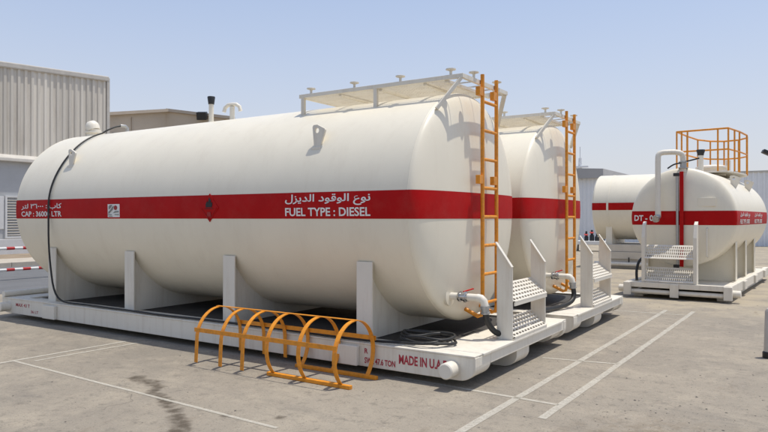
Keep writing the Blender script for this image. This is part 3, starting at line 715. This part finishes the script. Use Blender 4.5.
# ------------------------------------------------------------------ smaller tank at the right
def make_small():
    rz = R_(-3.0)
    root = thing('skid_tank', 'smaller cream tank with head facing the camera, gooseneck pipe and orange roof railing', 'fuel tank', (-2.06, 13.35, G), 0)
    RL = tuple(root.location); X0, Y0 = -2.06, 13.35; R = .93; zc = 1.50
    Lx = lambda x: X0 + x
    tank_parts(root, 'y', (X0, zc), R, Y0 + .17, Y0 + 4.75, .17, 1.352, 1.617)
    for y in (.95, 2.25, 3.6):
        vs = []; fs = []; n = 32
        for i in range(n + 1):
            x = X0 - .80 + 1.60 * i / n; z = min(1.02, zc - math.sqrt(R*R - (x-X0)**2) + .006)
            for yy in (Y0 + y - .008, Y0 + y + .008): vs += [(x, yy, .26), (x, yy, z)]
        for i in range(n):
            a, b_ = 4*i, 4*i+4; fs += [(a, b_, b_+1, a+1), (a+2, a+3, b_+3, b_+2), (a+1, b_+1, b_+3, a+3)]
        wb = MB().add(vs, fs).build('saddle', 'tank_white', root)
        for s in (-1, 1): MB().box(X0 + s*.80 - .008, X0 + s*.80 + .008, Y0 + y - .09, Y0 + y + .09, .26, 1.02).build('flange', 'tank_white', wb, bevel=.003, off=RL)
    # skid
    for s in (-1, 1):
        MB().box(X0 + s*.86 - .05, X0 + s*.86 + .05, Y0 - .40, Y0 + 5.3, .10, .28).build('side_beam', 'skid_white', root, bevel=.01)
        MB().box(X0 + s*.72 - .08, X0 + s*.72 + .08, Y0 - .15, Y0 + 5.1, G + .001, .10).build('runner', 'skid_white', root, bevel=.01)
        MB().lathe((X0 + s*.90, Y0 - .28, .14), (s, 0, 0), [(0, .065), (.14, .065), (.148, .055)], 20).build('trunnion', 'skid_white', root, smooth=35)
        MB().box(X0 + s*.86 - .07, X0 + s*.86 + .07, Y0 - .43, Y0 - .38, .03, .27).build('end_bracket', 'skid_white', root, bevel=.01)
        for y in (1.0, 2.6, 4.2): MB().box(X0 + s*.93 - .02, X0 + s*.93 + .02, Y0 + y, Y0 + y + .3, .11, .27).build('lifting_pocket', 'skid_white', root, bevel=.006)
    MB().box(X0 - .81, X0 + .81, Y0 - .39, Y0 - .29, .18, .278).build('front_beam', 'skid_white', root, bevel=.008)
    MB().rod((X0 - .81, Y0 - .34, .10), (X0 + .81, Y0 - .34, .10), .045, 16).build('front_pipe', 'skid_white', root, smooth=40)
    MB().box(X0 - .10, X0 + .05, Y0 - .42, Y0 - .391, .02, .26).build('bracket', 'skid_white', root, bevel=.008)
    MB().box(X0 - .81, X0 + .81, Y0 + 5.2, Y0 + 5.3, .10, .278).build('rear_beam', 'skid_white', root, bevel=.008)
    MB().box(X0 - .81, X0 + .81, Y0 - .288, Y0 + 5.19, .22, .25).build('deck', 'skid_white', root)
    # step in front of the head
    sx0, sx1 = X0 - .58, X0 + .32
    for k, x in enumerate((sx0, sx1)):
        m = MB().prism([(Y0 - .37, .28), (Y0 - .22, .28), (Y0 - .22, 1.42), (Y0 - .30, 1.36), (Y0 - .37, 1.12)], 'x', x - .03, x + .03)
        if k == 0: st = m.build('step', 'skid_white', root, bevel=.004)
        else: m.build('side_plate', 'skid_white', st, bevel=.004, off=RL)
    for (z0, z1) in ((.74, .96), (.31, .54)):
        a = Vector((sx0 + .03, Y0 - .37, z0)); b_ = Vector((sx0 + .03, Y0 - .19, z1)); Wd = sx1 - sx0 - .06; m = MB(); up = (b_-a).cross(Vector((1,0,0)))
        for i in range(5): p = a.lerp(b_, i/4); m.bar(p, p + Vector((Wd, 0, 0)), .016 if 0 < i < 4 else .035, .012, up=up)
        for j in range(25): q = Vector((Wd*j/24, 0, 0)); m.bar(a + q, b_ + q, .014, .0125, up=up)
        m.build('tread', 'skid_white', st, off=RL)
    # gooseneck filling pipe
    gx, gy = X0 - .37, Y0 - .12
    path = smooth_path([(gx, gy, 1.50), (gx, gy, 2.3), (gx, gy, 2.60), (gx + .005, gy + .01, 2.69), (gx + .06, gy + .03, 2.725), (gx + .16, gy + .06, 2.73), (gx + .30, gy + .14, 2.73), (gx + .385, gy + .2, 2.70), (gx + .40, gy + .22, 2.62), (gx + .40, gy + .22, 2.35)], 2)
    gp = MB().tube(path, .051, 18).build('gooseneck_pipe', 'skid_white', root, smooth=50)
    MB().tube([(gx, gy, 1.56), (gx, gy - .01, 1.50), (gx - .01, gy - .05, 1.47), (gx - .005, gy - .10, 1.465)], .05, 16).build('elbow', 'dull_steel', gp, smooth=50, off=RL)
    MB().lathe((gx - .005, gy - .08, 1.465), (-.1, -1, -.05), [(0, .058), (.02, .062), (.022, .05), (.06, .05), (.062, .06), (.08, .06), (.08, .04)], 18).build('coupling', 'chrome', gp, smooth=30, off=RL)
    MB().lathe((gx + .40, gy + .22, 2.42), (0, 0, 1), [(0, .085), (.02, .085), (.022, .058), (.11, .058), (.112, .08), (.13, .08)], 20).build('valve_body', 'dull_steel', gp, smooth=30, off=RL)
    MB().bar((gx + .42, gy + .2, 2.54), (gx + .68, gy + .22, 2.60), .03, .025).build('valve_handle', 'black_plastic', gp, off=RL)
    MB().tube(smooth_path([(gx + .36, gy + .16, 2.52), (gx + .26, gy + .1, 2.50), (gx + .16, gy + .05, 2.42)], 2), .014, 8).build('cable', 'black_plastic', gp, smooth=50, off=RL)
    # level gauge
    gz = X0 + .03
    ga = MB().box(gz - .034, gz + .034, Y0 - .055, Y0 - .03, .57, 2.355).build('level_gauge', 'red_paint', root, bevel=.004)
    MB().rod((gz - .075, Y0 - .04, .60), (gz - .075, Y0 - .04, 2.30), .024, 12).build('sight_tube', 'dull_steel', ga, smooth=40, off=RL)
    for z in (.58, 2.30): MB().box(gz - .14, gz - .04, Y0 - .08, Y0 - .02, z - .03, z + .03).build('clamp', 'black_plastic', ga, bevel=.008, off=RL)
    MB().box(X0 + .30, X0 + .60, Y0 + .005, Y0 + .03, 1.70, 1.86).build('name_plate', 'tank_white', root, bevel=.004)
    MB().tube([(X0 + .46, Y0 + .03, 1.30), (X0 + .46, Y0 - .05, 1.28), (X0 + .46, Y0 - .05, .78), (X0 + .46, Y0 + .06, .76)], .014, 8).build('grab_handle', 'skid_white', root, smooth=40)
    MB().tube(smooth_path([(X0 - .60, Y0 + .3, .75), (X0 - .72, Y0 - .05, .7), (X0 - .76, Y0 - .15, .5), (X0 - .74, Y0 - .2, .29)], 2), .026, 10).build('drain_hose', 'rubber', root, smooth=50)
    # roof platform and railing
    pz = 2.45
    pl = MB().prism([(-.35, 2.4), (.66, 2.4), (.70, 4.45), (.38, 4.8), (.05, 4.9), (-.2, 4.5), (-.35, 4.1)], 'z', 0, 1)
    plan = [(X0 - .52, Y0 + 2.15), (X0 + .50, Y0 + 2.10), (X0 + .60, Y0 + 2.9), (X0 + .64, Y0 + 3.7), (X0 + .58, Y0 + 4.25), (X0 + .35, Y0 + 4.62), (X0 + .02, Y0 + 4.72), (X0 - .25, Y0 + 4.5), (X0 - .44, Y0 + 4.0), (X0 - .50, Y0 + 3.1)]
    rp = MB().prism(plan, 'z', pz, pz + .03).build('roof_platform', 'skid_white', root, bevel=.004)
    rl = MB().tube([(x, y, 3.37) for x, y in plan], .02, 8, closed=True).build('guard_rail', 'orange_paint', root, smooth=40)
    MB().tube([(x, y, 2.93) for x, y in plan], .018, 8, closed=True).build('mid_rail', 'orange_paint', rl, smooth=40, off=RL)
    extra = [(X0 - .30, Y0 + 2.14), (X0 - .42, Y0 + 2.15), (X0 + .30, Y0 + 2.11), (X0 + .56, Y0 + 2.5)]
    for x, y in plan + extra: MB().rod((x, y, pz + .03), (x, y, 3.37), .018, 8).build('post', 'orange_paint', rl, smooth=40, off=RL)
    vp = MB().rod((X0 + .06, Y0 + 1.6, 2.40), (X0 + .06, Y0 + 1.6, 2.80), .055, 14).build('vent_pipe', 'skid_white', root, smooth=40)
    MB().lathe((X0 + .06, Y0 + 1.6, 2.78), (0, 0, 1), [(0, .06), (.03, .064), (.10, .085), (.12, .08), (.12, .01)], 18).build('cap', 'black_plastic', vp, smooth=40, off=RL)
    mh = MB().lathe((X0 + .05, Y0 + 2.9, 2.42), (0, 0, 1), [(0, .28), (.16, .28), (.162, .33), (.2, .33), (.24, .2), (.25, .02)], 28).build('manhole', 'skid_white', root, smooth=35)
    MB().box(X0 + .26, X0 + .36, Y0 + 3.3, Y0 + 3.4, 2.47, 2.8).build('float_housing', 'skid_white', root, bevel=.01)
    for y in (1.35, 3.3):
        for s in (-1, 1): lug_plate(root, (X0 + s * .70, Y0 + y, 2.08), .25, .22, 'y')
    # lettering
    def on_head(x0, z0):
        def fn(u, v_):
            x = x0 + u; z = z0 + v_; r = math.hypot(x - X0, z - zc); return (x, Y0 + .17 - head_x(r, R, .17) - .008, z)
        return fn
    text_mb('DT - 00', .44, .115, on_head(X0 - .86, 1.425), .03).build('lettering', 'lettering_white', root)
    def on_side(y0, z0):
        def fn(u, v_):
            z = z0 + v_; return (X0 + math.sqrt((R + .0065)**2 - (z-zc)**2), y0 + u, z)
        return fn
    for y0_ in (.5, 2.5):
        text_mb('FUEL TYPE : DIESEL', 1.3, .085, on_side(Y0 + y0_, 1.375), .022).build('lettering', 'lettering_white', root)
        text_mb(AR_TYPE, 1.3, .105, on_side(Y0 + y0_, 1.49), .018).build('lettering', 'lettering_white', root)
    root.rotation_euler.z = rz
    return root
tank3 = make_small()

# ------------------------------------------------------------------ far tank on a raised base
def make_far():
    Y0, zc, R = 21.2, 1.82, 1.0
    root = thing('skid_tank', 'cream tank with narrow red stripe on a raised base, partly hidden behind the railed tank', 'fuel tank', (-3.0, Y0, G))
    RL = tuple(root.location)
    tank_parts(root, 'x', (Y0, zc), R, -5.55, -2.1, .16, 1.72, 1.94)
    for x in (-5.15, -3.6, -2.4):
        vs = []; fs = []; n = 24
        for i in range(n + 1):
            y = Y0 - .8 + 1.6 * i / n; z = zc - math.sqrt(R*R - (y-Y0)**2) + .006
            for xx in (x - .09, x + .09): vs += [(xx, y, .69), (xx, y, z)]
        for i in range(n):
            a, b_ = 4*i, 4*i+4; fs += [(a, b_, b_+1, a+1), (a+2, a+3, b_+3, b_+2), (a+1, b_+1, b_+3, a+3)]
        fs += [(0, 1, 3, 2), (4*n, 4*n+2, 4*n+3, 4*n+1)]
        MB().add(vs, fs).build('saddle', 'tank_white', root)
        ring = [(x, Y0 + (R + .006) * math.cos(2*math.pi*j/80), zc + (R + .006) * math.sin(2*math.pi*j/80)) for j in range(80)]
        m = MB(); vs = []; fs = []
        for j in range(80):
            a = 2*math.pi*j/80
            for (xx, rr) in ((x - .03, R + .001), (x - .03, R + .008), (x + .03, R + .008), (x + .03, R + .001)): vs.append((xx, Y0 + rr*math.cos(a), zc + rr*math.sin(a)))
        for j in range(80):
            k = (j+1) % 80
            for q in range(4): fs.append((4*j+q, 4*j+(q+1) % 4, 4*k+(q+1) % 4, 4*k+q))
        m.add(vs, fs).build('strap', 'tank_white', root, smooth=40)
    for (z0, z1, d) in ((.48, .69, .0), (.26, .475, .04), (G, .255, .0)):
        MB().box(-5.4, -1.9, Y0 - 1.0 - d, Y0 + 1.0 + d, z0, z1).build('base_course', 'plinth', root, bevel=.01)
    MB().rod((-5.5, Y0 - 1.12, .12), (-1.9, Y0 - 1.12, .12), .06, 14).build('base_pipe', 'skid_white', root, smooth=40)
    MB().rod((-4.5, Y0 - 1.12, .15), (-4.5, Y0 - 1.12, .32), .02, 8).build('valve_stem', 'black_plastic', root)
    return root
make_far()

# ------------------------------------------------------------------ odds and ends
pc = thing('pallet_clutter', 'small heap of dark fittings with red handles on a low white skid in the distance', 'fittings', (-8.0, 30, G))
MB().box(-9.3, -7.4, 29.6, 30.4, .28, .45).build('base', 'barrier_white', pc, bevel=.02)
for x in (-9.1, -7.6): MB().box(x - .1, x + .1, 29.7, 30.3, G, .28).build('foot', 'black_plastic', pc)
for (x, z, r) in ((-8.55, .54, .09), (-8.3, .60, .10), (-8.05, .54, .12), (-7.8, .5, .07)):
    MB().lathe((x, 29.9, .44), (0, 0, 1), [(0, r), (z - .35, r), (z - .3, r * .6), (z - .1, r * .5)], 12).build('fitting', 'black_plastic', pc, smooth=40)
for (x, z) in ((-8.55, .72), (-8.3, .82), (-7.8, .66)): MB().lathe((x, 29.85, z), (.2, -.4, 1), [(0, .09), (.03, .09)], 14).build('hand_wheel', 'barrier_red', pc)
bo = thing('bollard', 'grey post with black foot at the right edge of the concrete', 'bollard', (-.37, 8.16, G))
MB().lathe((-.37, 8.16, G), (0, 0, 1), [(.0, .075), (.06, .075), (.07, .065)], 24).build('foot', 'rubber', bo, smooth=35)
MB().lathe((-.37, 8.16, G), (0, 0, 1), [(.06, .062), (.50, .05), (.53, .035), (.54, .005)], 24).build('post', 'flashing', bo, smooth=35)
vp = thing('lamp_pole', 'pale pole with a black floodlight head at the right edge beyond the railed tank', 'lamp pole', (-1.13, 25, G))
MB().rod((-1.13, 25, G), (-1.13, 25, 3.58), .05, 12).build('pole', 'barrier_white', vp, smooth=40)
MB().bar((-1.34, 24.9, 3.70), (-1.0, 25.0, 3.52), .28, .12).build('lamp_head', 'black_plastic', vp, bevel=.02)

# loose grit on the concrete
mat('dark_grit', (.085, .075, .065), .9, var=.4, vscale=5)
for nm, mt, cnt, sizes, lab in (('grit', 'sand_stone', 700, (.003, .004, .005, .006, .008), 'pale loose grit scattered over the concrete'),
                                ('dark_grit', 'dark_grit', 900, (.003, .0035, .004, .005, .006, .009), 'dark loose grit scattered over the concrete')):
    m = MB(); n_ = 0
    while n_ < cnt:
        x = random.uniform(-7.5, 1.2); y = random.uniform(2.6, 13); n_ += 1
        if random.random() < .35: x = random.gauss(-.9, .7); y = random.gauss(5.0, .9)
        if YF - .1 < y < 10.6 and x < -2.3: continue
        sz = random.choice(sizes) * random.uniform(.7, 1.4)
        a = random.uniform(0, 6.28); vs = []
        for k in range(5): t = a + k * 1.257; vs.append((x + sz * random.uniform(.7, 1.3) * math.cos(t), y + sz * random.uniform(.7, 1.3) * math.sin(t), G))
        vs.append((x, y, G + sz * random.uniform(.3, .7))); m.add(vs, [(0,1,5), (1,2,5), (2,3,5), (3,4,5), (4,0,5)])
    gr = m.build(nm, mt, kind='stuff'); gr['label'] = lab; gr['category'] = 'grit'
